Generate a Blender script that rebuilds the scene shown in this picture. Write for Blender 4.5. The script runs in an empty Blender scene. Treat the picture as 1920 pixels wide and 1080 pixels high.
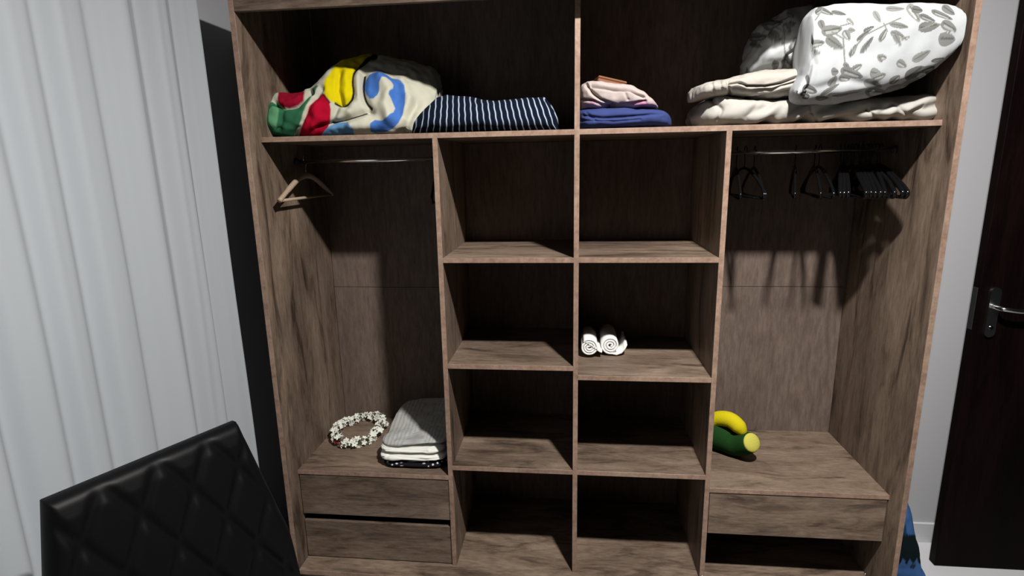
import bpy, bmesh, math, random
import numpy as np
from mathutils import Vector, Matrix, noise

scene = bpy.context.scene
C = scene.collection
random.seed(4)

# ------------------------------------------------------------------ camera
F_PX = 1043.91
CAM = np.array([-0.01957, -1.95626, 1.59943])
ROT = [math.radians(a) for a in (77.6365, 1.0750, 5.9132)]
cam_data = bpy.data.cameras.new('camera')
cam_data.sensor_width = 36.0
cam_data.lens = F_PX / 1920 * 36
cam_data.clip_start = 0.02
cam = bpy.data.objects.new('camera', cam_data)
cam.location = CAM
cam.rotation_euler = ROT
C.objects.link(cam)
scene.camera = cam

# ------------------------------------------------------------------ world, lamp light, exposure
world = bpy.data.worlds.new('night_room')
world.use_nodes = True
world.node_tree.nodes['Background'].inputs[0].default_value = (0.75, 0.85, 1.0, 1)
world.node_tree.nodes['Background'].inputs[1].default_value = 0.005
scene.world = world
lamp = bpy.data.lights.new('ceiling_lamp_light', 'AREA')
lamp.shape = 'DISK'
lamp.size = 0.12
lamp.energy = 122
lamp.color = (1.0, 0.97, 0.94)
lamp_o = bpy.data.objects.new('ceiling_lamp_light', lamp)
lamp_o.location = (0.51, -1.20, 2.88)
C.objects.link(lamp_o)
CURTAIN_GLOW_W = 5.0
vs = scene.view_settings
vs.view_transform = 'Standard'
vs.look = 'None'
vs.exposure = 0.0
vs.gamma = 1.0
vs.use_curve_mapping = False

# ------------------------------------------------------------------ geometry helpers
RM = np.array(cam.rotation_euler.to_matrix())

def at(px, py, Y):
    d = RM @ np.array([(px - 960) / F_PX, -(py - 540) / F_PX, -1.0])
    t = (Y - CAM[1]) / d[1]
    return Vector(CAM + t * d)

def to_px(co):
    c = (np.asarray(co) - CAM) @ RM
    return 960 + F_PX * c[:, 0] / -c[:, 2], 540 - F_PX * c[:, 1] / -c[:, 2]

def link(name, me, mat=None, parent=None, smooth=False):
    o = bpy.data.objects.new(name, me)
    C.objects.link(o)
    if mat: me.materials.append(mat)
    if smooth:
        me.polygons.foreach_set('use_smooth', [True] * len(me.polygons))
    if parent: o.parent = parent
    return o

def from_bm(name, bm, mat, parent=None, smooth=False):
    me = bpy.data.meshes.new(name)
    bmesh.ops.recalc_face_normals(bm, faces=bm.faces)
    bm.to_mesh(me); bm.free()
    return link(name, me, mat, parent, smooth)

def box(name, x0, x1, y0, y1, z0, z1, mat, parent=None, bev=0.0012):
    bm = bmesh.new()
    bmesh.ops.create_cube(bm, size=1)
    for v in bm.verts:
        v.co = Vector(((x0 + x1) / 2 + v.co.x * (x1 - x0), (y0 + y1) / 2 + v.co.y * (y1 - y0), (z0 + z1) / 2 + v.co.z * (z1 - z0)))
    if bev:
        bmesh.ops.bevel(bm, geom=list(bm.edges), offset=bev, segments=1, affect='EDGES')
    return from_bm(name, bm, mat, parent)

def tube_bm(bm, pts, r, sides=10, closed=False, radii=None, caps=True):
    pts = [Vector(p) for p in pts]
    n = len(pts); rings = []
    up = None
    for i, p in enumerate(pts):
        a = pts[(i - 1) % n] if (closed or i) else p
        b = pts[(i + 1) % n] if (closed or i < n - 1) else p
        t = (b - a).normalized()
        if up is None:
            up = t.orthogonal().normalized()
        up = (up - t * up.dot(t)).normalized()
        s = t.cross(up)
        rr = radii[i] if radii else r
        rings.append([bm.verts.new(p + (up * math.cos(k / sides * 2 * math.pi) + s * math.sin(k / sides * 2 * math.pi)) * rr) for k in range(sides)])
    for i in range(n if closed else n - 1):
        A, B = rings[i], rings[(i + 1) % n]
        for k in range(sides):
            bm.faces.new((A[k], A[(k + 1) % sides], B[(k + 1) % sides], B[k]))
    if not closed and caps:
        bm.faces.new(rings[0]); bm.faces.new(rings[-1][::-1])

def tube(name, pts, r, mat, parent=None, sides=10, closed=False, radii=None):
    bm = bmesh.new()
    tube_bm(bm, pts, r, sides, closed, radii)
    return from_bm(name, bm, mat, parent, True)

def smooth_path(ctrl, n):
    """Catmull-Rom through control points."""
    P = [Vector(p) for p in ctrl]
    out = []
    m = len(P) - 1
    for i in range(n + 1):
        u = i / n * m
        k = min(int(u), m - 1); t = u - k
        p0, p1, p2, p3 = P[max(k - 1, 0)], P[k], P[k + 1], P[min(k + 2, m)]
        out.append(0.5 * ((2 * p1) + (p2 - p0) * t + (2 * p0 - 5 * p1 + 4 * p2 - p3) * t * t + (3 * p1 - p0 - 3 * p2 + p3) * t ** 3))
    return out

def empty(name, loc=(0, 0, 0), rot=(0, 0, 0)):
    o = bpy.data.objects.new(name, None)
    o.location = loc; o.rotation_euler = rot
    o.empty_display_size = 0.05
    C.objects.link(o)
    return o

def tag(o, label, cat, group=None):
    o['label'] = label; o['category'] = cat
    if group: o['group'] = group
    return o

def struct(o, label=None):
    o['kind'] = 'structure'
    if label: o['label'] = label
    return o

# ------------------------------------------------------------------ materials
def new_mat(name, col=(0.5, 0.5, 0.5), rough=0.6, metal=0.0, spec=0.3):
    m = bpy.data.materials.new(name); m.use_nodes = True
    b = m.node_tree.nodes['Principled BSDF']
    b.inputs['Base Color'].default_value = (*col, 1)
    b.inputs['Roughness'].default_value = rough
    b.inputs['Metallic'].default_value = metal
    b.inputs['Specular IOR Level'].default_value = spec
    return m

def nodes_of(m):
    nt = m.node_tree
    return nt, nt.nodes, nt.links, nt.nodes['Principled BSDF']

def add_bump(m, scale, strength, dist=0.002, detail=4, coord='Object', stretch=None):
    nt, N, L, b = nodes_of(m)
    tc = N.new('ShaderNodeTexCoord'); nz = N.new('ShaderNodeTexNoise'); bp = N.new('ShaderNodeBump')
    mp = N.new('ShaderNodeMapping')
    if stretch: mp.inputs['Scale'].default_value = stretch
    nz.inputs['Scale'].default_value = scale; nz.inputs['Detail'].default_value = detail
    bp.inputs['Strength'].default_value = strength; bp.inputs['Distance'].default_value = dist
    L.new(tc.outputs[coord], mp.inputs['Vector']); L.new(mp.outputs[0], nz.inputs['Vector'])
    L.new(nz.outputs['Fac'], bp.inputs['Height']); L.new(bp.outputs[0], b.inputs['Normal'])

def ramp(N, stops):
    r = N.new('ShaderNodeValToRGB')
    e = r.color_ramp.elements
    e[0].position, e[0].color = stops[0][0], (*stops[0][1], 1)
    e[1].position, e[1].color = stops[-1][0], (*stops[-1][1], 1)
    for p, c in stops[1:-1]:
        x = e.new(p); x.color = (*c, 1)
    return r

OFFS = (1.4, 3.9, 9.3)
def wood(name, stretch, dark, mid, light, rough=0.5, patch=0.66):
    m = new_mat(name, mid, rough, 0, 0.25)
    nt, N, L, b = nodes_of(m)
    tc = N.new('ShaderNodeTexCoord')
    mp = N.new('ShaderNodeMapping'); mp.inputs['Scale'].default_value = stretch
    L.new(tc.outputs['Object'], mp.inputs['Vector'])
    n1 = N.new('ShaderNodeTexNoise'); n1.inputs['Scale'].default_value = 4.2; n1.inputs['Detail'].default_value = 7; n1.inputs['Roughness'].default_value = 0.62; n1.inputs['Distortion'].default_value = 0.9
    n2 = N.new('ShaderNodeTexNoise'); n2.inputs['Scale'].default_value = 30; n2.inputs['Detail'].default_value = 5; n2.inputs['Roughness'].default_value = 0.7
    L.new(mp.outputs[0], n1.inputs['Vector']); L.new(mp.outputs[0], n2.inputs['Vector'])
    r1 = ramp(N, [(0.33, dark), (0.47, mid), (0.66, light)])
    L.new(n1.outputs['Fac'], r1.inputs[0])
    r2 = ramp(N, [(0.30, (0.55, 0.53, 0.5)), (0.62, (1.1, 1.1, 1.1))])
    L.new(n2.outputs['Fac'], r2.inputs[0])
    mx = N.new('ShaderNodeMix'); mx.data_type = 'RGBA'; mx.blend_type = 'MULTIPLY'; mx.inputs[0].default_value = 0.8
    L.new(r1.outputs[0], mx.inputs[6]); L.new(r2.outputs[0], mx.inputs[7])
    n3 = N.new('ShaderNodeTexNoise'); n3.inputs['Scale'].default_value = 1.7; n3.inputs['Detail'].default_value = 3; n3.inputs['Distortion'].default_value = .6
    mp3 = N.new('ShaderNodeMapping'); mp3.inputs['Scale'].default_value = [q ** .6 for q in stretch]; mp3.inputs['Location'].default_value = OFFS
    L.new(tc.outputs['Object'], mp3.inputs['Vector']); L.new(mp3.outputs[0], n3.inputs['Vector'])
    r3 = ramp(N, [(0.36, (patch, patch * .97, patch * .98)), (0.60, (1.06, 1.05, 1.04))]); L.new(n3.outputs['Fac'], r3.inputs[0])
    mx2 = N.new('ShaderNodeMix'); mx2.data_type = 'RGBA'; mx2.blend_type = 'MULTIPLY'; mx2.inputs[0].default_value = 1.0
    L.new(mx.outputs[2], mx2.inputs[6]); L.new(r3.outputs[0], mx2.inputs[7])
    L.new(mx2.outputs[2], b.inputs['Base Color'])
    bp = N.new('ShaderNodeBump'); bp.inputs['Strength'].default_value = 0.12; bp.inputs['Distance'].default_value = 0.001
    L.new(n2.outputs['Fac'], bp.inputs['Height']); L.new(bp.outputs[0], b.inputs['Normal'])
    return m

WD, WM, WL = (0.062, 0.042, 0.031), (0.178, 0.130, 0.095), (0.242, 0.182, 0.137)
wood_v = wood('oak_grain_upright', (3.2, 3.2, 0.55), WD, WM, WL)
wood_h = wood('oak_grain_across', (0.75, 3.4, 4.2), WD, WM, WL)
edge_m = wood('oak_edge_band', (1.5, 1.5, 1.5), (0.25, 0.165, 0.12), (0.29, 0.195, 0.145), (0.33, 0.235, 0.175), .5, .92)
back_m = wood('brown_hardboard', (2.0, 1.0, 0.35), (0.125, 0.092, 0.075), (0.147, 0.110, 0.090), (0.166, 0.126, 0.104), 0.7, .9)
wall_m = new_mat('white_wall_paint', (0.48, 0.483, 0.50), 0.85, 0, 0.1); add_bump(wall_m, 60, 0.08)
base_m = new_mat('white_glazed_tile', (0.6, 0.61, 0.63), 0.35)
pale_floor_m = new_mat('pale_floor', (0.62, 0.62, 0.64), 0.3)
floor_m = new_mat('darkened_floor', (0.30, 0.29, 0.28), 0.5); add_bump(floor_m, 30, 0.03)  # floor darkened to cut the light it bounces into the wardrobe
door_m = wood('wenge_door', (4, 4, 0.4), (0.003, 0.0012, 0.0012), (0.005, 0.002, 0.002), (0.008, 0.003, 0.003), 0.55)
door_m.node_tree.nodes['Principled BSDF'].inputs['Specular IOR Level'].default_value = .06
chrome = new_mat('satin_chrome', (0.75, 0.75, 0.75), 0.22, 1.0)
rail_m = new_mat('galvanised_rail', (0.9, 0.9, 0.9), 0.16, 1.0)
black_pl = new_mat('black_glossy_plastic', (0.004, 0.004, 0.0045), 0.14, 0, 0.35)
leather = new_mat('black_leather', (0.0035, 0.0035, 0.004), 0.45, 0, 0.10); add_bump(leather, 220, 0.12, 0.0008)
leg_m = new_mat('black_lacquer_wood', (0.012, 0.011, 0.011), 0.3)
hanger_wood = new_mat('pale_beech', (0.36, 0.27, 0.19), 0.5); add_bump(hanger_wood, 40, 0.1)
plinth_m = wood_h

curtain_m = new_mat('white_curtain_cloth', (0.545, 0.57, 0.59), 0.9, 0, 0.1)
add_bump(curtain_m, 700, 0.10, 0.0006)
def make_translucent(m, col, fac):
    nt, N, L, b = nodes_of(m)
    t = N.new('ShaderNodeBsdfTranslucent'); t.inputs[0].default_value = (*col, 1)
    mx = N.new('ShaderNodeMixShader'); mx.inputs[0].default_value = fac
    L.new(b.outputs[0], mx.inputs[1]); L.new(t.outputs[0], mx.inputs[2])
    L.new(mx.outputs[0], N['Material Output'].inputs['Surface'])
make_translucent(curtain_m, (.7, .74, .78), .35)

def cloth_mat(name, sheen=0.1, bump=300, rough=0.95, strength=0.25):
    m = new_mat(name, (0.8, 0.8, 0.8), rough, 0, 0.1)
    nt, N, L, b = nodes_of(m)
    at_ = N.new('ShaderNodeAttribute'); at_.attribute_name = 'Col'
    L.new(at_.outputs['Color'], b.inputs['Base Color'])
    add_bump(m, bump, strength, 0.0012)
    return m
cloth = cloth_mat('printed_cotton')
fleece = cloth_mat('fleece_pile', bump=160, strength=0.5)

# ------------------------------------------------------------------ soft things
def in_poly(x, y, poly):
    r = np.zeros(x.shape, bool)
    n = len(poly)
    for i in range(n):
        x0, y0 = poly[i]; x1, y1 = poly[(i + 1) % n]
        if y0 == y1: continue
        c = ((y0 > y) != (y1 > y)) & (x < (x1 - x0) * (y - y0) / (y1 - y0) + x0)
        r ^= c
    return r

def rounded(poly, closed=True, it=2):
    p = [tuple(q) for q in poly]
    for _ in range(it):
        q = [] if closed else [p[0]]
        for i in range(len(p) if closed else len(p) - 1):
            a, b = p[i], p[(i + 1) % len(p)]
            q += [(.75 * a[0] + .25 * b[0], .75 * a[1] + .25 * b[1]), (.25 * a[0] + .75 * b[0], .25 * a[1] + .75 * b[1])]
        if not closed: q.append(p[-1])
        p = q
    return p

def dist_line(x, y, pl):
    d = np.full(x.shape, 1e9)
    for (x0, y0), (x1, y1) in zip(pl[:-1], pl[1:]):
        dx, dy = x1 - x0, y1 - y0
        t = np.clip(((x - x0) * dx + (y - y0) * dy) / (dx * dx + dy * dy + 1e-9), 0, 1)
        d = np.minimum(d, np.hypot(x - x0 - t * dx, y - y0 - t * dy))
    return d

def soft_poly(x, y, poly, w):
    d = dist_line(x, y, list(poly) + [poly[0]])
    d = np.where(in_poly(x, y, poly), d, -d)
    return np.clip(d / (2 * w) + .5, 0, 1)

def paint(c, m, rgb):
    return c * (1 - m[:, None]) + srgb(*rgb) * m[:, None]

def srgb(r, g, b):
    f = lambda c: (c / 255 / 12.92) if c <= 10 else ((c / 255 + 0.055) / 1.055) ** 2.4
    return np.array([f(r), f(g), f(b)])

def finish_soft(name, co, faces, mat, colfn, creases, amp, freq, parent, seed, stretch=(1, 1, 1), ripples=None):
    me = bpy.data.meshes.new(name)
    me.from_pydata([tuple(c) for c in co], [], faces)
    me.update()
    nv = len(co)
    nr = np.zeros(nv * 3); me.vertex_normals.foreach_get('vector', nr); nr = nr.reshape(-1, 3)
    co = np.array(co)
    if ((co - co.mean(0)) * nr).sum() < 0:
        me.flip_normals(); nr = -nr
    px, py = to_px(co)
    disp = np.zeros(nv)
    if amp:
        off = Vector((seed * 3.7, seed * 1.3, seed * 7.1))
        st = Vector(stretch) * freq
        disp += np.array([noise.fractal(Vector((c[0] * st.x, c[1] * st.y, c[2] * st.z)) + off, 0.8, 2.0, 3) for c in co]) * amp
    front = ((CAM - co) * nr).sum(1) > 0
    for pl, w, dep in creases or []:
        disp -= np.where(front, dep * np.exp(-(dist_line(px, py, pl) / w) ** 2), 0)
    if ripples is not None:
        disp += np.where(front, ripples(px, py), 0)
    co2 = co + nr * disp[:, None]
    me.vertices.foreach_set('co', co2.ravel())
    col = np.ones((nv, 4)); col[:, :3] = colfn(px, py, front)
    a = me.color_attributes.new('Col', 'FLOAT_COLOR', 'POINT')
    a.data.foreach_set('color', col.ravel())
    me.update()
    return link(name, me, mat, parent, True)

def loft(name, ctrl, ysil, y0, y1, zbot, mat, colfn, n=3.0, nx=120, nr=80, creases=None, amp=0.004, freq=9, shear=0.0, parent=None, seed=1, endp=4, stretch=(1, 1, 1), ripples=None, hug=False):
    """Cloth body built of upright cross sections; ctrl = (px, top_py, bottom_py or None to rest at zbot)."""
    W = []
    for c in ctrl:
        t = at(c[0], c[1], ysil)
        zb = zbot if len(c) < 3 or c[2] is None else at(c[0], c[2], ysil).z
        W.append((t.x, max(t.z, zb + 0.002), zb))
    W.sort()
    xs = np.array([w[0] for w in W])
    tt = 0.5 - 0.5 * np.cos(np.linspace(0, np.pi, nx)) * 0.35 - 0.325 * (1 - 2 * np.linspace(0, 1, nx))
    tt = (tt - tt[0]) / (tt[-1] - tt[0])
    X = xs[0] + (xs[-1] - xs[0]) * tt
    T = np.interp(X, xs, [w[1] for w in W]); B = np.interp(X, xs, [w[2] for w in W])
    for _ in range(2):
        T[1:-1] = 0.25 * T[:-2] + 0.5 * T[1:-1] + 0.25 * T[2:]
        B[1:-1] = 0.25 * B[:-2] + 0.5 * B[1:-1] + 0.25 * B[2:]
    co, faces = [], []
    th = np.linspace(0, 2 * np.pi, nr, endpoint=False)
    ca = np.sign(np.cos(th)) * np.abs(np.cos(th)) ** (2 / n); sa = np.sign(np.sin(th)) * np.abs(np.sin(th)) ** (2 / n)
    for i in range(nx):
        e = max(0.04, (1 - abs(2 * tt[i] - 1) ** endp)) ** 0.5
        yc, hd = (y0 + y1) / 2, (y1 - y0) / 2 * e
        if hug: yc = y0 + hd
        zc, hz = (T[i] + B[i]) / 2, (T[i] - B[i]) / 2
        for k in range(nr):
            z = zc + hz * sa[k]
            sh_ = shear(tt[i]) if callable(shear) else shear
            co.append((X[i], yc + hd * ca[k] + sh_ * (z - B[i]), z))
    for i in range(nx - 1):
        for k in range(nr):
            k2 = (k + 1) % nr
            faces.append((i * nr + k, i * nr + k2, (i + 1) * nr + k2, (i + 1) * nr + k))
    faces.append(tuple(range(nr))[::-1]); faces.append(tuple((nx - 1) * nr + k for k in range(nr)))
    # outward orientation
    faces = [f[::-1] for f in faces]
    return finish_soft(name, co, faces, mat, colfn, creases, amp, freq, parent, seed, stretch, ripples)

def slab(name, cx, cy, z0, z1, w, d, rot, mat, colfn, n=6, amp=0.003, freq=12, creases=None, parent=None, seed=1, nu=90, nv=48, sag=None, ripples=None):
    """Folded cloth: rounded flat block."""
    co, faces = [], []
    cr, sr = math.cos(rot), math.sin(rot)
    pw = lambda v, p: math.copysign(abs(v) ** p, v)
    for j in range(nv + 1):
        ph = -math.pi / 2 + math.pi * j / nv
        for i in range(nu):
            a = 2 * math.pi * i / nu
            cph = pw(math.cos(ph), 2 / 3.0)
            x = w / 2 * cph * pw(math.cos(a), 2 / n); y = d / 2 * cph * pw(math.sin(a), 2 / n)
            z = (z0 + z1) / 2 + (z1 - z0) / 2 * pw(math.sin(ph), 2 / 3.0)
            if sag: z += sag(x, y)
            co.append((cx + x * cr - y * sr, cy + x * sr + y * cr, z))
    for j in range(nv):
        for i in range(nu):
            i2 = (i + 1) % nu
            faces.append((j * nu + i, j * nu + i2, (j + 1) * nu + i2, (j + 1) * nu + i))
    return finish_soft(name, co, faces, mat, colfn, creases, amp, freq, parent, seed, ripples=ripples)

def flat_col(r, g, b, var=0.0):
    base = srgb(r, g, b)
    return lambda px, py, fr: np.tile(base, (len(px), 1))

# ================================================================== THE ROOM
FZ = -0.15
YB = 0.51
struct(box('floor', -1.47, 3.0, -3.6, YB, FZ - 0.05, FZ, floor_m, None, 0))
struct(box('wall_back', -1.57, 3.0, YB, YB + 0.1, FZ - 0.05, 3.0, wall_m, None, 0))
def left_wall():
    wy0, wy1, wz0, wz1 = -1.95, -0.25, 0.25, 2.35
    bm = bmesh.new()
    for y0, y1, z0, z1 in ((-3.6, wy0, FZ - .05, 3.0), (wy1, YB, FZ - .05, 3.0), (wy0, wy1, FZ - .05, wz0), (wy0, wy1, wz1, 3.0)):
        bmesh.ops.create_cube(bm, size=1, matrix=Matrix.Translation((-1.52, (y0 + y1) / 2, (z0 + z1) / 2)) @ Matrix.Diagonal((.1, y1 - y0, z1 - z0, 1)))
    struct(from_bm('wall_left', bm, wall_m))
    fr = new_mat('white_window_frame', (.6, .6, .6), .4)
    w = struct(box('added_window_1', -1.545, -1.505, wy0, wy1, wz0, wz0 + .06, fr, None, .003), 'white framed window added unseen behind the curtain for its glow')  # unseen window, added as a source for the curtain's glow
    for n, a in (('frame_top', (wy0, wy1, wz1 - .06, wz1)), ('frame_side', (wy0, wy0 + .06, wz0 + .06, wz1 - .06)), ('frame_side', (wy1 - .06, wy1, wz0 + .06, wz1 - .06)), ('mullion', ((wy0 + wy1) / 2 - .03, (wy0 + wy1) / 2 + .03, wz0 + .06, wz1 - .06))):
        box(n, -1.545, -1.505, *a, fr, w, .003)
    ld = bpy.data.lights.new('curtain_glow_light', 'AREA'); ld.shape = 'RECTANGLE'; ld.size = 1.6; ld.size_y = 2.0; ld.energy = CURTAIN_GLOW_W; ld.color = (.86, .94, 1.0)  # added light that evens out the curtain with a cool glow
    lo = bpy.data.objects.new('curtain_glow_light', ld); lo.location = (-1.60, (wy0 + wy1) / 2, (wz0 + wz1) / 2); lo.rotation_euler = (0, math.radians(-90), 0); C.objects.link(lo)
left_wall()
struct(box('trim_1', 1.17, 3.0, 0.02, YB - .012, FZ, FZ + .008, pale_floor_m, None, 0.003), 'pale floor piece added under the door')  # stands in for the pale floor, since the main floor is darkened
bb = struct(box('baseboard_back', 1.19, 3.0, YB - 0.012, YB, FZ, -0.045, base_m, None, 0.003))

# open dark door leaf at the right, free edge towards the wardrobe
dx0, dy0, dy1 = 1.565, 0.335, 0.375
door = box('door_1', dx0, dx0 + 0.86, dy0, dy1, FZ + 0.012, 2.25, door_m, None, 0.002)
struct(door, 'dark brown wooden door leaf with chrome lever handle')
def door_plate():
    bm = bmesh.new()
    ring = []
    cx, w, z0, z1 = dx0 + 0.055, 0.019, 0.905, 1.105
    pts = []
    for k in range(13): a = math.pi * k / 12; pts.append((cx + w * math.cos(a), z1 - w + w * math.sin(a)))
    for k in range(13): a = math.pi + math.pi * k / 12; pts.append((cx + w * math.cos(a), z0 + w + w * math.sin(a)))
    f = [bm.verts.new((x, dy0 - 0.010, z)) for x, z in pts]; g = [bm.verts.new((cx + (x - cx) * 1.12, dy0, z)) for x, z in pts]
    bm.faces.new(f)
    for i in range(len(pts)):
        j = (i + 1) % len(pts); bm.faces.new((f[i], g[i], g[j], f[j]))
    return from_bm('handle_plate', bm, chrome, door)
hp = door_plate()
tube('lever', smooth_path([(dx0 + .055, dy0 - .01, 1.03), (dx0 + .057, dy0 - .045, 1.03), (dx0 + .075, dy0 - .055, 1.028), (dx0 + .12, dy0 - .055, 1.022), (dx0 + .165, dy0 - .052, 1.022)], 24), 0.009, chrome, hp)
bm = bmesh.new(); bmesh.ops.create_cone(bm, cap_ends=True, segments=20, radius1=.008, radius2=.007, depth=.006, matrix=Matrix.Translation((dx0 + .055, dy0 - .012, .945)) @ Matrix.Rotation(math.pi / 2, 4, 'X'))
from_bm('keyhole', bm, black_pl, hp)
box('latch_plate', dx0 - .003, dx0 + .001, dy0 + .008, dy1 - .008, .93, 1.10, new_mat('dull_steel', (.12, .12, .12), .5, 1), door, .0008)

# ================================================================== WARDROBE
XLo, XLi, Xl, Xc, Xr, XRi, XRo = -1.1423, -1.1239, -0.4898, 0.0, 0.4969, 1.1439, 1.161
ZS, Z1, Z2L, Z2R, Z3, ZDL, ZDR, ZT, ZTOP = 1.7074, 1.2690, 0.8635, 0.8285, 0.4400, 0.3960, 0.3880, 2.1127, 2.30
OV, D, TH = -0.077, 0.498, 0.009          # carcass front, inner depth, half board
ward = empty('wardrobe', (0, 0, FZ)); tag(ward, 'large open brown oak wardrobe without doors, with shelves and drawers', 'wardrobe')
wi = Matrix.Translation((0, 0, -FZ))
def wbox(name, *a, mat=wood_h, parent=None, bev=0.0012):
    o = box(name, *a, mat, parent or ward, bev)
    if parent is None: o.matrix_parent_inverse = wi
    return o
def board(name, x0, x1, z0, z1, y0=0.0, y1=D, mat=wood_h):
    b = wbox(name, x0, x1, y0 + 0.0015, y1, z0, z1, mat=mat)
    e = wbox('edge_band', x0, x1, y0, y0 + 0.0015, z0, z1, mat=edge_m, parent=b, bev=0.0005)
    e['label'] = 'pale brown front edge strip'
    return b
board('side_panel', XLo, XLi, FZ, ZTOP, OV, D, wood_v)
board('side_panel', XRi, XRo, FZ, ZTOP, OV, D, wood_v)
wbox('top_panel', XLi, XRi, OV, D, ZTOP - .018, ZTOP)
wbox('fascia', XLi, XRi, OV, OV + .018, ZT, ZTOP - .018)
board('bottom_panel', XLi, XRi, -.022, -.002, OV, D)
wbox('plinth', XLi, XRi, OV + .03, OV + .048, FZ, -.022)
board('divider', Xc - TH, Xc + TH, -.002, ZTOP - .018, 0, D, wood_v)
board('divider', Xl - TH, Xl + TH, -.002, ZS - TH, 0, D, wood_v)
board('divider', Xr - TH, Xr + TH, -.002, ZS - TH, 0, D, wood_v)
board('top_shelf', XLi, Xc - TH, ZS - TH, ZS + TH)
board('top_shelf', Xc + TH, XRi, ZS - TH, ZS + TH)
for z in (Z1, Z2L, Z3): board('shelf', Xl + TH, Xc - TH, z - TH, z + TH)
for z in (Z1, Z2R, Z3): board('shelf', Xc + TH, Xr - TH, z - TH, z + TH)
board('drawer_cover', XLi, Xl - TH, ZDL - TH, ZDL + TH)
board('drawer_cover', Xr + TH, XRi, ZDR - TH, ZDR + TH)
# hardboard back: one sheet per bay, outer bays jointed across
for x0, x1, joints in ((XLi, Xl - TH, (-.002, 1.060, ZS - TH)), (Xl + TH, Xc - TH, (-.002, ZS - TH)), (Xc + TH, Xr - TH, (-.002, ZS - TH)), (Xr + TH, XRi, (-.002, 1.068, ZS - TH)),
                       (XLi, Xc - TH, (ZS + TH, ZTOP - .018)), (Xc + TH, XRi, (ZS + TH, ZTOP - .018))):
    for a, b in zip(joints[:-1], joints[1:]):
        wbox('back_sheet', x0, x1, D, D + .004, a + .001, b - .001, mat=back_m, bev=.001)
# drawers
def drawer(x0, x1, z0, z1, y0):
    f = wbox('drawer_front', x0, x1, y0, y0 + .018, z0, z1)
    wbox('drawer_side', x0 + .012, x0 + .026, y0 + .018, .44, z0 + .02, z1 - .03, mat=back_m, parent=f)
    wbox('drawer_side', x1 - .026, x1 - .012, y0 + .018, .44, z0 + .02, z1 - .03, mat=back_m, parent=f)
    wbox('drawer_bottom', x0 + .026, x1 - .026, y0 + .018, .44, z0 + .022, z0 + .028, mat=back_m, parent=f)
    return f
drawer(XLi + .003, Xl - TH - .003, .205, ZDL - TH - .003, .003)
drawer(XLi + .003, Xl - TH - .003, .002, .172, .006)
drawer(Xr + TH + .003, XRi - .003, .203, ZDR - TH - .003, .003)
# hanging rails
for x0, x1 in ((XLi, Xl - TH), (Xr + TH, XRi)):
    r = tube('hanging_rail', [(x0 + .004, .24, 1.632), (x1 - .004, .24, 1.632)], .0085, rail_m, ward, 16); r.matrix_parent_inverse = wi
    for xa, s in ((x0, 1), (x1, -1)):
        tube('rail_socket', [(xa, .24, 1.632), (xa + s * .012, .24, 1.632)], .014, new_mat('dark_socket', (.03, .03, .03), .4), r, 16)
# two small bright runner fittings on the bottom board
for x, y in ((Xr + .001, -.004), (XRi - .014, .06)):
    bm = bmesh.new(); bmesh.ops.create_uvsphere(bm, u_segments=12, v_segments=8, radius=.007, matrix=Matrix.Translation((x, y, .010)) @ Matrix.Diagonal((.7, .8, 1.4, 1)))
    o = from_bm('runner_fitting', bm, chrome, ward, True); o.matrix_parent_inverse = wi

# ================================================================== CURTAIN
def curtain():
    bm = bmesh.new()
    ny, nz = 420, 60
    y0, y1, z0, z1 = -0.015, -2.1, FZ + .02, 2.62
    rows = []
    for j in range(nz + 1):
        h = j / nz; z = z0 + (z1 - z0) * h
        row = []
        for i in range(ny + 1):
            s = i / ny
            y = y0 + (y1 - y0) * s
            d = -(y - y0)
            ph = d * 2 * math.pi / 0.155 + 1.1 * math.sin(d * 7.3 + .4) + .35 * math.sin(d * 19 + h * 1.1)
            a = .015 + .005 * math.sin(d * 5.1 + 1) + .006 * (1 - h)
            x = -1.315 + 1.05 * a * math.sin(ph + .5 * (1 - h)) + .0025 * math.sin(2.0 * ph + 1.2 + 2 * h) + .012 * noise.noise(Vector((d * 6, h * 2.2, 3)))
            x += .006 * math.exp(-d / .22) * math.sin(d * 2 * math.pi / .05 + .8 * math.sin(d * 11)) + .0022 * math.sin(d * 2 * math.pi / .068 + 2 * math.sin(d * 4 + h))
            row.append(bm.verts.new((x, y + .008 * math.sin(3 * h), z)))
        rows.append(row)
    for j in range(nz):
        for i in range(ny):
            bm.faces.new((rows[j][i], rows[j][i + 1], rows[j + 1][i + 1], rows[j + 1][i]))
    o = from_bm('curtain', bm, curtain_m, None, True)
    s = o.modifiers.new('thickness', 'SOLIDIFY'); s.thickness = .0015
    return tag(o, 'long pale grey-white curtain hanging in soft folds left of wardrobe', 'curtain')
curtain()

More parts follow.
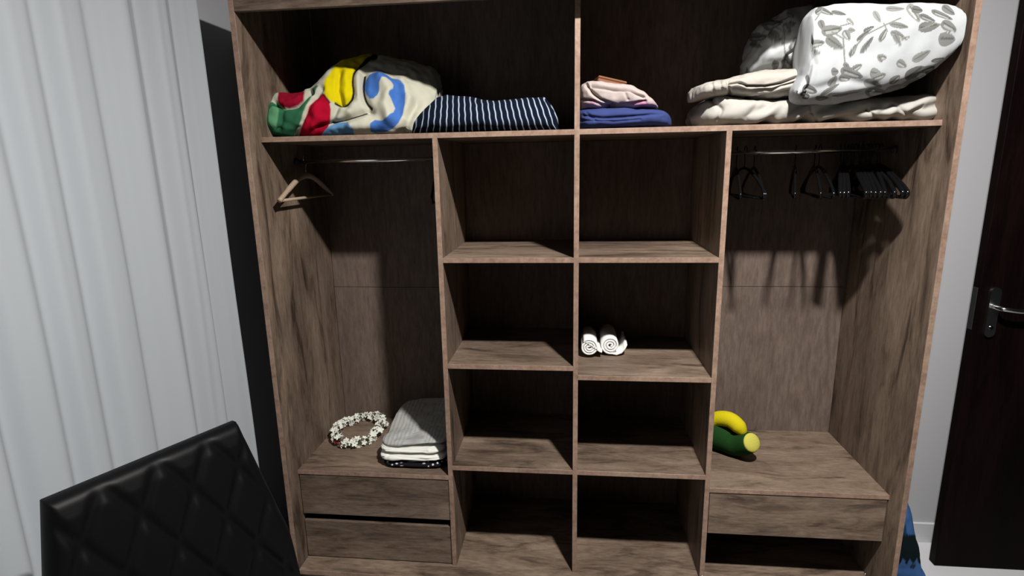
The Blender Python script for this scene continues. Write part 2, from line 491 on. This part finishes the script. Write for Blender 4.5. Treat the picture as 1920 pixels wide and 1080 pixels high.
# ================================================================== CHAIR
def chair():
    A, B = Vector((-1.0899, -1.0466)), Vector((-.9066, -.6704))
    mid = (A + B) / 2
    ang = math.atan2((B - A).y, (B - A).x)
    root = empty('dining_chair', (mid.x, mid.y, FZ), (0, 0, ang))   # local x along the backrest, -y faces the seat
    tag(root, 'black leather chair with diamond quilted backrest in front of the curtain', 'chair')
    top = .95 - FZ
    # backrest: quilted front, plain back
    nu, nv, H, T = 120, 150, .66, .055
    def half_w(v): return .2093 + .070 * min(1, v / .34)
    lean = .20
    bm = bmesh.new()
    def P(u, v, side):
        w = half_w(v)
        x = u * w
        q = 0
        if side == 0:
            a = x * (.225 / .225); k1 = (a + .55 * v) / .117; k2 = (a - .55 * v) / .117
            g = lambda k: abs((k + .5) - round(k + .5)) if False else abs(k - math.floor(k) - .5)
            d1, d2 = .5 - g(k1), .5 - g(k2)
            m = lambda d: (1 - math.exp(-(d / .11) ** 2) * .75)
            edge = min(1, (1 - abs(u)) * w / .03, v / .045, (H - v) / .03)
            q = (m(d1) * m(d2) * .011) * max(0, edge) - .004
        er = min((1 - abs(u)) * w, v + .0001, H - v)
        rnd = 0 if er > .02 else .018 * (1 - math.sqrt(max(0, 1 - (1 - er / .02) ** 2)))
        yf = -T / 2 - q + rnd if side == 0 else T / 2 - rnd
        return Vector((x, yf - v * lean * 1.0 + .0, top - v))
    grids = []
    for side in (0, 1):
        g = [[bm.verts.new(P(-1 + 2 * i / nu, H * j / nv, side)) for i in range(nu + 1)] for j in range(nv + 1)]
        for j in range(nv):
            for i in range(nu):
                bm.faces.new((g[j][i], g[j][i + 1], g[j + 1][i + 1], g[j + 1][i]))
        grids.append(g)
    a, b = grids
    def strip(s, t):
        for i in range(len(s) - 1): bm.faces.new((s[i], s[i + 1], t[i + 1], t[i]))
    strip(a[0], b[0]); strip(a[-1], b[-1]); strip([r[0] for r in a], [r[0] for r in b]); strip([r[-1] for r in a], [r[-1] for r in b])
    from_bm('backrest', bm, leather, root, True)
    # seat
    yb = -H * lean
    bm = bmesh.new(); bmesh.ops.create_cube(bm, size=1)
    for v in bm.verts: v.co = Vector((v.co.x * .50, yb - .03 - .24 + v.co.y * .48, .43 + v.co.z * .09))
    bmesh.ops.bevel(bm, geom=list(bm.edges), offset=.03, segments=4, affect='EDGES')
    from_bm('seat', bm, leather, root, True)
    for sx in (-1, 1):
        for yy, k in ((yb - .06, .03), (yb - .46, 0)):
            tube('leg', [(sx * .21, yy, .40), (sx * .22, yy + k, 0)], .02, leg_m, root, 12, radii=[.022, .014])
chair()

# ================================================================== TOP SHELF, LEFT
ZSH = ZS + TH + .001
def Z(pts, s, ox, oy): return [(x / s + ox, y / s + oy) for x, y in pts]
z1f = lambda pts: Z(pts, 3.84, 360, 0)
z2f = lambda pts: Z(pts, 3.692, 760, 0)
z3f = lambda pts: Z(pts, 3.2, 1260, 0)

green = z1f([(500, 770), (590, 705), (640, 770), (720, 752), (800, 690), (930, 590), (850, 700), (775, 830), (735, 1030), (560, 1030), (500, 870)])
pale_green = z1f([(545, 800), (580, 750), (625, 770), (605, 860), (600, 950), (560, 900)])
red1 = z1f([(600, 720), (650, 640), (820, 640), (770, 720), (650, 762)])
red2 = z1f([(765, 1040), (795, 850), (850, 725), (945, 655), (1000, 745), (985, 900), (930, 1040)])
yel = z1f([(935, 645), (980, 540), (1060, 450), (1200, 385), (1330, 370), (1280, 420), (1190, 480), (1150, 570), (1162, 690), (1110, 757), (1040, 742), (985, 722)])
blue = z1f([(1240, 570), (1290, 525), (1360, 525), (1430, 565), (1520, 620), (1540, 720), (1510, 860), (1420, 955), (1285, 975), (1290, 860), (1400, 875), (1470, 800), (1440, 730), (1410, 700), (1460, 650), (1420, 590), (1350, 600), (1350, 680), (1290, 720), (1240, 650)])
blue2 = z1f([(890, 1030), (1000, 895), (1165, 875), (1170, 1030)])
outl = [(rounded(z1f([(1330, 400), (1260, 425), (1190, 480), (1150, 565), (1168, 680), (1110, 765), (1030, 738)]), False), 2.0), (rounded(z1f([(975, 905), (1150, 850), (1250, 800)]), False), 1.4), (rounded(z1f([(1245, 530), (1230, 640), (1250, 720), (1290, 770)]), False), 2.2),
        (z1f([(940, 675), (990, 735)]), 1.3)]
green, pale_green, red1, red2, yel, blue, blue2 = [rounded(q, True, 1) for q in (green, pale_green, red1, red2, yel, blue, blue2)]
def fleece_col(px, py, fr):
    c = np.tile(srgb(186, 184, 166), (len(px), 1))
    for poly, rgb in ((green, (44, 98, 68)), (pale_green, (92, 150, 108)), (red1, (140, 12, 40)), (red2, (165, 8, 40)), (yel, (205, 188, 8)), (blue, (64, 106, 175)), (blue2, (96, 140, 180))):
        c = paint(c, soft_poly(px, py, poly, .9), rgb)
    for pl, w in outl:
        c = paint(c, np.clip((w + .7 - dist_line(px, py, pl)) / 1.4, 0, 1), (18, 16, 20))
    return c
fl_cr = [(z1f([(1330, 410), (1190, 480), (1152, 565), (1168, 680), (1110, 760), (1040, 740)]), 4, .009), (z1f([(900, 930), (960, 910), (1150, 850), (1260, 795)]), 6, .022),
         (z1f([(1240, 530), (1232, 690), (1290, 800)]), 7, .022), (z1f([(930, 640), (860, 730), (790, 850), (750, 980)]), 6, .014), (z1f([(590, 735), (650, 765), (740, 745), (850, 660)]), 5, .026),
         (z1f([(1060, 520), (1050, 640), (1075, 740)]), 5, .016), (z1f([(1620, 740), (1560, 850), (1520, 960)]), 9, .022), (z1f([(1350, 580), (1420, 660), (1390, 760), (1420, 850)]), 11, -.026), (z1f([(1110, 520), (1110, 700)]), 7, -.010),
         (z1f([(1040, 770), (1000, 880)]), 6, .016), (z1f([(1150, 900), (1280, 900)]), 10, -.018), (z1f([(1200, 560), (1200, 720), (1130, 800)]), 8, -.012), (z1f([(890, 760), (880, 900)]), 9, -.010), (z1f([(640, 800), (620, 930)]), 6, .010), (z1f([(1500, 600), (1560, 720), (1540, 850)]), 9, -.012)]
bl = loft('fleece_blanket', [(503, 225), (506, 200), (515, 186), (530, 180), (560, 176), (590, 172), (606, 160), (620, 145), (632, 127), (650, 113), (680, 101), (700, 98), (740, 100), (775, 105), (800, 115), (813, 132), (818, 158), (816, 190)],
          .22, .02, .24, ZSH, fleece, fleece_col, n=2.4, nx=400, nr=380, creases=fl_cr, amp=.012, freq=9, shear=lambda t: .35 + .6 * max(0, (t - .45) / .55), seed=3, endp=5)
tag(bl, 'crumpled cream fleece blanket with yellow, red, green and blue print', 'blanket')

def stripe_col(px, py, fr):
    lean = np.clip((px - 850) / 190, -.35, 1) * .40
    s = px - lean * (py - 215) + .35 * np.sin(py * .35 + px * .02)
    k = np.abs((s / 11.4) % 1 - .5) * 11.4
    c = np.tile(srgb(9, 18, 34), (len(px), 1))
    c = paint(c, np.clip((1.35 - k) / .9, 0, 1), (178, 190, 206))
    return c
st = loft('striped_cloth', [(768, 240), (776, 222), (795, 195), (814, 177), (830, 171), (868, 175), (895, 182), (922, 183), (950, 180), (993, 178), (1017, 177), (1031, 188), (1047, 214), (1049, 226)],
          .10, .012, .30, ZSH, cloth, stripe_col, n=2.6, nx=420, nr=160, amp=.006, freq=8, shear=.5, seed=7, endp=6,
          creases=[([(890, 180), (905, 215), (900, 240)], 8, .006), ([(840, 190), (850, 240)], 9, .004)])
tag(st, 'folded navy cloth with thin white stripes on the top shelf', 'cloth')

# ---------------- top shelf, middle
bc = loft('folded_cloth', [(1084, 210), (1092, 208), (1120, 205), (1166, 204), (1210, 205), (1237, 208), (1250, 217), (1257, 230)], .12, .02, .24, ZSH, cloth, flat_col(50, 60, 104), n=3, nx=220, nr=240, amp=.005, freq=12, seed=9, endp=8,
          creases=[([(1095, 217), (1130, 222), (1180, 219), (1240, 212)], 3, .008), ([(1090, 226), (1150, 229), (1200, 224)], 2.5, .004), ([(1100, 212), (1116, 226)], 3, .004)])
tag(bc, 'folded royal blue cloth under the pale pink clothing', 'cloth')
zb = at(1150, 206, .12).z
def pink_col(px, py, fr):
    c = np.tile(srgb(164, 152, 147), (len(px), 1))
    m = np.clip((py - 186) / 12, 0, 1)[:, None]
    c = c * (1 - m) + srgb(168, 146, 156) * m
    for poly in (z2f([(1250, 690), (1320, 700), (1300, 730)]), z2f([(1520, 730), (1650, 690), (1700, 730)])):
        c[in_poly(px, py, poly)] = srgb(170, 120, 145)
    return c
pc = loft('folded_clothing', [(1086, 175), (1090, 160), (1101, 154), (1120, 153.5), (1139, 156), (1180, 162), (1204, 172), (1212, 184), (1222, 191), (1233, 199)], .12, .03, .23, zb - .003, cloth, pink_col, n=2.8, nx=220, nr=260, amp=.005, freq=14, seed=12, endp=8,
          creases=[(z2f([(1255, 590), (1290, 640), (1350, 690), (1450, 730)]), 3, .017), (z2f([(1290, 595), (1400, 615), (1560, 620), (1650, 670)]), 3, .014), (z2f([(1220, 690), (1300, 700), (1420, 745), (1560, 720), (1660, 700)]), 2.5, .012), (z2f([(1540, 690), (1520, 640)]), 3, .005)])
tag(pc, 'folded white and pale pink clothing on top of blue cloth', 'clothing')
# brown case lying on the pale clothing
bro = empty('brown_case', at(1139, 161, .17))
tag(bro, 'flat brown case lying on the pale pink folded clothing', 'case')
case_m = new_mat('brown_leatherette', srgb(120, 78, 52), .6); add_bump(case_m, 90, .2)
for nm, z0, z1 in (('case_body', -.004, .008), ('case_lid', .0085, .017)):
    b = box(nm, -.05, .055, -.05, .06, z0, z1, case_m, bro, .003)
bro.rotation_euler = (-.05, math.radians(12), math.radians(12))

# ---------------- top shelf, right
def wrinkles(px, py):
    u = px * .035 + py * .09
    low = np.clip((py - 178) / 20, 0, 1)
    return low * (.0045 * np.sin(u * 2.3 + 1.5 * np.sin(px * .021)) + .0032 * np.sin(px * .13 + py * .20 + 2.4 * np.sin(px * .03)))
def sheet_col(px, py, fr): return np.tile(srgb(160, 157, 150), (len(px), 1))
sh = loft('bed_sheet', [(1300, 216), (1306, 204), (1318, 192), (1332, 184), (1344, 177), (1360, 183), (1410, 189), (1485, 184), (1510, 186), (1572, 187), (1635, 184), (1697, 180), (1735, 172), (1750, 168), (1756, 185)], .15, .012, .40, ZSH, cloth, sheet_col, n=3.2, nx=420, nr=240, amp=.005, freq=11, shear=.2, seed=15, endp=10, ripples=wrinkles,
          creases=[([(1335, 187), (1352, 205), (1345, 226)], 5, .010), ([(1520, 203), (1530, 226)], 3, .006), ([(1628, 205), (1640, 220)], 3, .008), ([(1680, 195), (1700, 214), (1730, 200)], 4, .008), ([(1420, 195), (1400, 222)], 5, .005)])
tag(sh, 'wrinkled off-white bed sheet lying flat under the floral pillow', 'bed sheet')
zf = at(1430, 190, .13).z
be = loft('folded_linen', [(1296, 172, 190), (1304, 162, 189), (1329, 156, 184), (1345, 152, 182), (1363, 149, 180), (1410, 135, 187), (1450, 131, 188), (1491, 130, 184), (1500, 136, 180), (1506, 145, 175)], .10, .0, .26, zf, cloth, flat_col(160, 154, 146), n=2.6, nx=320, nr=300, amp=.004, freq=18, seed=18, endp=8,
          creases=[(z3f([(350, 500), (400, 492), (450, 520), (560, 522), (660, 500), (750, 460)]), 2.4, .018), (z3f([(370, 540), (480, 552), (600, 540), (750, 490)]), 2.2, .014), (z3f([(430, 592), (560, 575), (700, 555)]), 2.0, .011), (z3f([(335, 490), (345, 560)]), 2.5, .010), (z3f([(240, 500), (250, 560)]), 3, .006), (z3f([(290, 490), (300, 540)]), 3, .005)])
tag(be, 'folded beige linen with layered edges left of the floral pillow', 'linen')

leaves = [(920, 70, 90, 25, 20), (1000, 80, 80, 20, 15), (880, 70, 40, 25, -30), (900, 150, 60, 35, 70), (960, 180, 110, 55, -10), (980, 260, 110, 50, 35), (870, 260, 90, 40, -10), (860, 310, 60, 30, 10), (1050, 210, 60, 40, 60), (1080, 180, 40, 25, 0), (1070, 130, 50, 25, 40),
          (1230, 100, 70, 30, 60), (1180, 175, 60, 22, -25), (1150, 210, 90, 20, -40), (1090, 300, 80, 25, -60), (1170, 270, 110, 25, -55), (1265, 210, 80, 28, -60), (1360, 155, 100, 30, 10), (1350, 210, 80, 35, 20), (1350, 240, 70, 30, 60), (1400, 230, 50, 20, -20), (1340, 50, 100, 30, 0), (1450, 80, 110, 50, 60), (1470, 60, 60, 40, 10),
          (1530, 110, 90, 30, 20), (1540, 160, 110, 50, -10), (1620, 90, 120, 30, 25), (1660, 60, 80, 40, 40), (1660, 160, 90, 50, 30), (1650, 235, 90, 70, 0), (1260, 345, 50, 35, 0), (1250, 360, 30, 20, 60), (1380, 385, 60, 40, 30), (1500, 335, 110, 40, -30), (1600, 360, 70, 20, -15), (1460, 440, 120, 60, -35), (1540, 420, 80, 40, -20),
          (1050, 400, 50, 25, 60), (1080, 440, 120, 50, 20), (980, 430, 40, 40, 0), (1110, 405, 60, 30, -30), (970, 490, 70, 40, -60), (1040, 470, 60, 40, 10), (1220, 440, 60, 50, 10), (1240, 460, 80, 40, -20), (1210, 510, 100, 50, 20), (830, 540, 80, 50, 20), (820, 480, 60, 30, 70), (800, 580, 50, 40, 0), (950, 540, 120, 20, -30), (1050, 570, 160, 15, -10),
          (900, 590, 70, 25, 0), (1340, 480, 70, 40, -40), (1350, 540, 140, 40, -20), (1230, 560, 120, 40, 0), (1450, 500, 140, 30, -20), (1560, 470, 100, 30, -25)]
stems = [[(1080, 310), (1160, 210), (1280, 150), (1370, 110)], [(1480, 180), (1580, 140), (1610, 150)], [(1040, 380), (1030, 230), (960, 190)], [(1270, 140), (1290, 190)], [(860, 120), (900, 60)], [(1000, 160), (1070, 140)]]
def floral_col(dx=0, dy=0):
    def f(px, py, fr):
        c = np.tile(srgb(166, 169, 170), (len(px), 1))
        zx, zy = (px + dx - 1260) * 3.2, (py + dy) * 3.2
        for i, (cx, cy, L, W, a) in enumerate(leaves):
            a = math.radians(a)
            L, W = L * 1.15, W * 1.2
            u = ((zx - cx) * math.cos(a) + (zy - cy) * math.sin(a)) / (L / 2); v = (-(zx - cx) * math.sin(a) + (zy - cy) * math.cos(a)) / (W / 2)
            prof = np.sqrt(np.clip(1 - u * u, 0, 1)) * (1 - .35 * u)
            m = (np.abs(u) < 1) & (np.abs(v) < prof)
            vein = np.abs(v + .1) < .16
            inner = m & (np.abs(v - .25) < .3 * prof) & (np.abs(u) < .6)
            g = 92 + (i * 37) % 34
            c[m] = srgb(g, g + 1, g - 2)
            c[inner & (i % 2 == 0)] = srgb(g + 36, g + 38, g + 35)
            c[m & vein & (np.abs(u) < .8)] = srgb(g - 24, g - 24, g - 26)
        for s in stems:
            c[dist_line(zx, zy, s) < 4.5] = srgb(112, 113, 110)
        return c
    return f
f2 = loft('floral_pillow', [(1416, 108, 131), (1422, 96, 132), (1429, 72, 132), (1447, 32, 132), (1479, 14, 132), (1522, 8, 132), (1580, 8, 132), (1620, 10, 130), (1650, 40, 128)], .16, .10, .44, zf, cloth, floral_col(112, 12), n=3.2, nx=200, nr=120, amp=.012, freq=9, seed=21, endp=6,
          creases=[([(1470, 130), (1478, 105), (1500, 90)], 4, .012), ([(1450, 90), (1500, 70)], 6, .012)])
tag(f2, 'floral pillow in shadow behind the bright floral pillow', 'pillow')
fp = loft('floral_pillow', [(1489, 170, 181), (1496, 156, 186), (1506, 140, 190), (1513, 110, 191), (1518, 55, 191.5), (1523, 26, 191.5), (1535, 10, 191.5), (1572, 3, 190.5), (1604, 2, 189), (1666, 1, 178), (1729, 0, 160), (1762, 0, 141), (1782, 2, 126), (1792, 7, 114), (1798, 15, 102), (1801, 28, 88)],
          -.045, -.075, .105, zf, cloth, floral_col(), hug=True, n=3.0, nx=420, nr=420, amp=.006, freq=7, seed=24, endp=7,
          creases=[([(1520, 85), (1530, 120), (1522, 160), (1505, 185)], 6, .010), ([(1520, 170), (1590, 150), (1640, 160)], 9, .006), ([(1560, 185), (1660, 168), (1740, 140)], 6, .006), ([(1600, 40), (1620, 100)], 14, .004)])
tag(fp, 'plump white pillow with grey leaf and flower print at the shelf front', 'pillow')

# ================================================================== HANGERS
def hanger(loc, rz, wood_one=False, tilt=0.0, hw=.205, label='', group=None, thick=1.0):
    root = empty('clothes_hanger', loc, (tilt, 0, rz))
    if label: tag(root, label, 'hanger', group)
    hk = [(0, 0, .0)]
    R = .0125
    pts = []
    for k in range(15):
        a = math.radians(205 - k * 18.5)
        pts.append((R * math.cos(a), 0, R * math.sin(a) - R + .0135))
    pts += [(.006, 0, -.020), (0, 0, -.032), (0, 0, -.066)]
    tube('hook', pts, .0017 if not wood_one else .0019, chrome if wood_one else black_pl, root, 8)
    if wood_one:
        for s in (-1, 1):
            P = smooth_path([(0, 0, -.062), (s * .06, 0, -.072), (s * .14, 0, -.105), (s * hw, 0, -.150)], 14)
            bm = bmesh.new(); tube_bm(bm, P, .010, 10, radii=[.012] * 4 + [.0105] * 7 + [.009] * 4)
            from_bm('shoulder', bm, hanger_wood, root, True)
        tube('trouser_bar', [(-hw + .012, 0, -.150), (hw - .012, 0, -.150)], .0055, hanger_wood, root, 10)
    else:
        for s in (-1, 1):
            P = smooth_path([(0, 0, -.064), (s * .05, 0, -.074), (s * .13, 0, -.108), (s * (hw - .012), 0, -.142), (s * hw, 0, -.156), (s * (hw - .012), 0, -.168)], 22)
            tube('shoulder', P, .0055 * thick, black_pl, root, 8)
        tube('trouser_bar', [(-hw + .014, 0, -.168), (hw - .014, 0, -.168)], .0045 * thick, black_pl, root, 8)
    return root
RY, RZ = .24, 1.632 + .0085
hanger((-1.083, RY, RZ), math.radians(90), True, 0, .232, 'pale wooden clothes hanger by the left side panel')
hanger((-.545, RY, RZ), math.radians(97), False, 0, .2, 'black plastic hanger alone at the right end of left rail')
ORD = ['', 'second ', 'third ', 'fourth ', 'fifth ', 'sixth ', 'seventh ', 'eighth ', 'ninth ', 'tenth ', 'eleventh ', 'twelfth ']
for i, (x, a) in enumerate(((.592, 80), (.622, 95), (.655, 84))):
    hanger((x, RY, RZ), math.radians(a), False, 0, .2, ('black plastic hanger nearest the divider on the right rail', 'second black plastic hanger from the divider on the right rail', 'third black plastic hanger from the divider on the right rail')[i], 'black hangers on the right rail')
for i, (x, a) in enumerate(((.800, 72), (.868, 76), (.884, 83))):
    hanger((x, RY, RZ), math.radians(a), False, 0, .2, ('left', 'middle', 'right')[i] + ' one of three black hangers half-way along the right rail', 'black hangers on the right rail')
for i in range(12):
    x = .955 + i * .0125
    n = ORD[11 - i]
    hanger((x, RY, RZ), math.radians(65 + (i * 29) % 13 + i * 1.5), False, (-.10 + .05 * ((i * 7) % 5)), .19 + .006 * ((i * 5) % 4), (n + 'black hanger from the right side panel in the dense bunch') if n else 'black hanger closest to the right side panel in the dense bunch', 'black hangers on the right rail', thick=1.35)

# ================================================================== LEFT DRAWER COVER
ZL = ZDL + TH + .001
# flower garland
gar = empty('flower_garland', (-.985, .33, ZL)); tag(gar, 'white artificial flower garland coiled on the left drawer cover', 'garland')
petal_m = new_mat('white_petal', srgb(225, 226, 215), .8); leaf_m = new_mat('green_leaf', srgb(70, 84, 52), .7); redf_m = new_mat('red_petal', srgb(120, 50, 45), .8)
def flower_mesh(name, mat, n=5, r=.013):
    bm = bmesh.new()
    for k in range(n):
        a = 2 * math.pi * k / n
        d = Vector((math.cos(a), math.sin(a), 0)); s = Vector((-d.y, d.x, 0))
        c0 = bm.verts.new((0, 0, 0)); v = [bm.verts.new(d * (r * .5) + s * r * .36 + Vector((0, 0, .004))), bm.verts.new(d * r * .95 + s * r * .25 + Vector((0, 0, .005))), bm.verts.new(d * r * 1.05 + Vector((0, 0, .0035))), bm.verts.new(d * r * .95 - s * r * .25 + Vector((0, 0, .005))), bm.verts.new(d * (r * .5) - s * r * .36 + Vector((0, 0, .004)))]
        cm = bm.verts.new(d * r * .6 + Vector((0, 0, .0015)))
        vs_ = [c0] + v
        for i in range(6): bm.faces.new((vs_[i], vs_[(i + 1) % 6], cm))
    me = bpy.data.meshes.new(name); bm.to_mesh(me); bm.free(); me.materials.append(mat)
    return me
fm, lm, rm_ = flower_mesh('flower', petal_m), flower_mesh('leaf', leaf_m, 2, .016), flower_mesh('red_flower', redf_m, 5, .012)
rg = random.Random(5)
def gpt(a, r=0): return Vector((.098 * math.cos(a), .135 * math.sin(a), .026 + .008 * math.sin(2 * a + 1)))
tube('cord', [gpt(2 * math.pi * k / 48) for k in range(48)], .004, leaf_m, gar, 8, True)
for i in range(190):
    a = 2 * math.pi * i / 190 + rg.uniform(-.05, .05)
    off = Vector((rg.gauss(0, 1), rg.gauss(0, 1), rg.gauss(0, .9))).normalized()
    p = gpt(a) + off * rg.uniform(.012, .023)
    p.z = max(p.z, .006)
    m, nm = (fm, 'flower')
    if i % 17 == 5: m, nm = lm, 'leaf'
    if math.cos(a + 2.05) > .985 and p.z < .03: m, nm = rm_, 'red_flower'
    o = bpy.data.objects.new(nm, m); C.objects.link(o); o.parent = gar
    o.location = p
    o.rotation_euler = (off + Vector((0, -.3, .3))).to_track_quat('Z', 'Y').to_euler()
    o.scale = [rg.uniform(.8, 1.15)] * 3

# stack of folded cloths
def dots_col(px, py, fr):
    c = np.tile(srgb(22, 22, 26), (len(px), 1))
    c[(np.hypot((px % 8.5) - 4.2, ((py + 3 * np.floor(px / 8.5)) % 9) - 4.5) < 1.7)] = srgb(205, 205, 205)
    return c
cx, cy = -.662, .225
a0 = slab('dotted_cloth', cx + .004, cy, ZL, ZL + .026, .275, .375, .03, cloth, dots_col, nu=300, nv=60, seed=31)
tag(a0, 'black cloth with white dots at the bottom of the folded stack', 'cloth')
def white_col(px, py, fr): return np.tile(srgb(222, 222, 214), (len(px), 1))
a1 = slab('folded_sheet', cx - .002, cy - .004, ZL + .025, ZL + .057, .285, .36, .03, cloth, white_col, nu=260, nv=70, amp=.004, freq=16, seed=32, creases=[([(707, 862), (730, 853), (760, 858), (800, 862), (825, 858)], 1.8, .007), ([(775, 850), (782, 868)], 2, .004)])
tag(a1, 'white folded sheet in the stack just above the dotted cloth', 'sheet')
a2 = slab('folded_sheet', cx - .006, cy, ZL + .054, ZL + .082, .275, .35, .03, cloth, white_col, nu=260, nv=60, amp=.004, freq=18, seed=33, creases=[([(700, 847), (740, 842), (800, 846)], 1.8, .008), ([(715, 835), (760, 838)], 2, .006)])
tag(a2, 'white folded sheet in the stack directly beneath the grey towel', 'sheet')
def grey_col(px, py, fr):
    c = np.tile(srgb(172, 172, 168), (len(px), 1))
    c[(np.sin(px * .9 + py * .35) > .55)] = srgb(150, 150, 148)
    return c
a3 = slab('grey_towel', cx + .004, cy + .03, ZL + .081, ZL + .106, .29, .37, .02, cloth, grey_col, nu=300, nv=60, amp=.006, freq=11, seed=34, sag=lambda x, y: .03 * max(0, (y + .05) / .2) + .012 * (x / .14), creases=[([(790, 800), (770, 815), (740, 822)], 4, .006)])
tag(a3, 'grey ribbed towel draped on top of the folded stack', 'towel')

# ================================================================== ROLLED TOWELS (right middle shelf)
tow_m = new_mat('white_terry', srgb(238, 238, 234), .95, 0, .05); add_bump(tow_m, 260, .4, .001)
def roll(name, c, y0, y1, r, turns, start, flap, rz, label):
    """A towel rolled about an axis running into the shelf: spiral cross-section with thickness."""
    n = int(turns * 40)
    path = []
    for i in range(n + 1):
        t = i / n; a = start + t * turns * 2 * math.pi
        rr = .0045 + (r - .006 - .0045) * t
        path.append(Vector((rr * math.cos(a), rr * math.sin(a) * .96)))
    path += [Vector(p) for p in flap]
    th = (r - .0105) / turns * .41
    L, Rr = [], []
    for i, p in enumerate(path):
        t = (path[min(i + 1, len(path) - 1)] - path[max(i - 1, 0)]).normalized()
        nn = Vector((-t.y, t.x)); L.append(p + nn * th); Rr.append(p - nn * th)
    bm = bmesh.new()
    ys = [y0 + .003, y0, y0, y1, y1, y1 - .003]
    seq = L + Rr[::-1]
    rings = []
    for y, sc in ((y0, .0), (y0 + .004, 1), (y0 + (y1 - y0) * .35, 1.02), (y0 + (y1 - y0) * .7, 1.0), (y1, 1)):
        ring = []
        for i, p in enumerate(seq):
            j = i if i < len(L) else 2 * len(L) - 1 - i
            q = path[j] + (p - path[j]) * (sc if sc else .55)
            w = 1 + .02 * math.sin(y * 60 + j * .3)
            ring.append(bm.verts.new((q.x * w, y, q.y * w)))
        rings.append(ring)
    m = len(seq)
    for A, B in zip(rings[:-1], rings[1:]):
        for i in range(m): bm.faces.new((A[i], A[(i + 1) % m], B[(i + 1) % m], B[i]))
    k = len(L)
    for R_, in ((rings[0],), (rings[-1],)):
        for i in range(k - 1): bm.faces.new((R_[i], R_[i + 1], R_[m - 2 - i], R_[m - 1 - i]))
    o = from_bm(name, bm, tow_m, None, True)
    o.location = c; o.rotation_euler = (0, 0, rz)
    return tag(o, label, 'towel', None)
ZR = Z2R + TH + .001
r1 = .041
roll('rolled_towel', (.055, .13, ZR + r1 + .003), .06, .235, r1, 3.2, 1.0, [(.044, -.016), (.052, -.020)], 0.0, 'rolled white towel nearest the centre divider on the shelf')
r2 = .042
roll('rolled_towel', (.142, .15, ZR + r2 + .003), .07, .26, r2, 3.0, math.radians(-90 - 3.0 * 360 + 10), [(.025, -.0385), (.045, -.030), (.058, -.012), (.064, .004)], 0.0, 'rolled white towel with a loose flap at its right side')

# ================================================================== PLUSH TOY (right drawer cover)
ZP = ZDR + TH + .001
pl = empty('plush_toy', (.62, .27, ZP)); tag(pl, 'dark green and yellow plush toy lying on the right drawer cover', 'toy')
gm = new_mat('dark_green_plush', srgb(30, 62, 28), .95, 0, .05); add_bump(gm, 200, .6, .002)
ym = new_mat('yellow_plush', srgb(196, 182, 26), .95, 0, .05); add_bump(ym, 200, .6, .002)
cm_ = new_mat('pale_yellow_plush', srgb(190, 184, 84), .95, 0, .05); add_bump(cm_, 200, .6, .002)
W2 = lambda px, py, Y: at(px, py, Y) - Vector((.62, .27, ZP))
p0, p1, p2, p3 = W2(1322, 822, .34), W2(1350, 822, .31), W2(1385, 830, .25), W2(1409, 830, .19)
body = smooth_path([p0, p1, p2, p3], 30)
def rad(t): return .028 + .048 * math.sin(math.pi * min(1, .25 + t * .62)) if t < .999 else .04
rb = [max(.02, .074 - .036 * max(0, (i / 30 - .25) / .75)) * (1 if i > 3 else .55 + .15 * i) for i in range(31)]
for p, r in zip(body, rb): p.z = max(p.z, r * .98)
tube('body', body, .05, gm, pl, 28, radii=rb)
axis = (body[-1] - body[-3]).normalized()
bm = bmesh.new(); bmesh.ops.create_uvsphere(bm, u_segments=28, v_segments=16, radius=1)
for v in bm.verts: v.co = Vector((v.co.x * .038, v.co.y * .038, v.co.z * .014))
o = from_bm('round_end', bm, cm_, pl, True); o.location = body[-1] + axis * .001; o.rotation_euler = axis.to_track_quat('Z', 'Y').to_euler()
arc = smooth_path([W2(1325, 795, .31), W2(1345, 785, .29), W2(1368, 787, .26), W2(1385, 800, .235), W2(1394, 814, .225)], 26)
tube('yellow_arm', arc, .03, ym, pl, 20, radii=[.026 + .006 * math.sin(math.pi * i / 26) - (.012 * max(0, (i - 20) / 6)) for i in range(27)])

# ================================================================== BAG BESIDE THE WARDROBE
def bag_col(px, py, fr):
    c = np.tile(srgb(62, 98, 150), (len(px), 1))
    c[(py > 1003) & (py < 1052 + 6 * np.sin(px * .5))] = srgb(14, 26, 30)
    c[(py > 985) & (py <= 1003) & (px < 1700)] = srgb(30, 60, 90)
    c[(np.hypot(px - 1712, py - 1062) < 5)] = srgb(30, 50, 60)
    return c
bg = loft('cloth_bag', [(1648, 950), (1660, 925), (1680, 912), (1698, 920), (1706, 945), (1712, 975), (1717, 1010), (1722, 1050), (1732, 1075), (1740, 1090)], .22, .18, .40, FZ + .01, cloth, bag_col, n=3, nx=120, nr=120, amp=.006, freq=10, seed=41, endp=12)
tag(bg, 'blue and black cloth bag on the floor right of the wardrobe', 'bag')
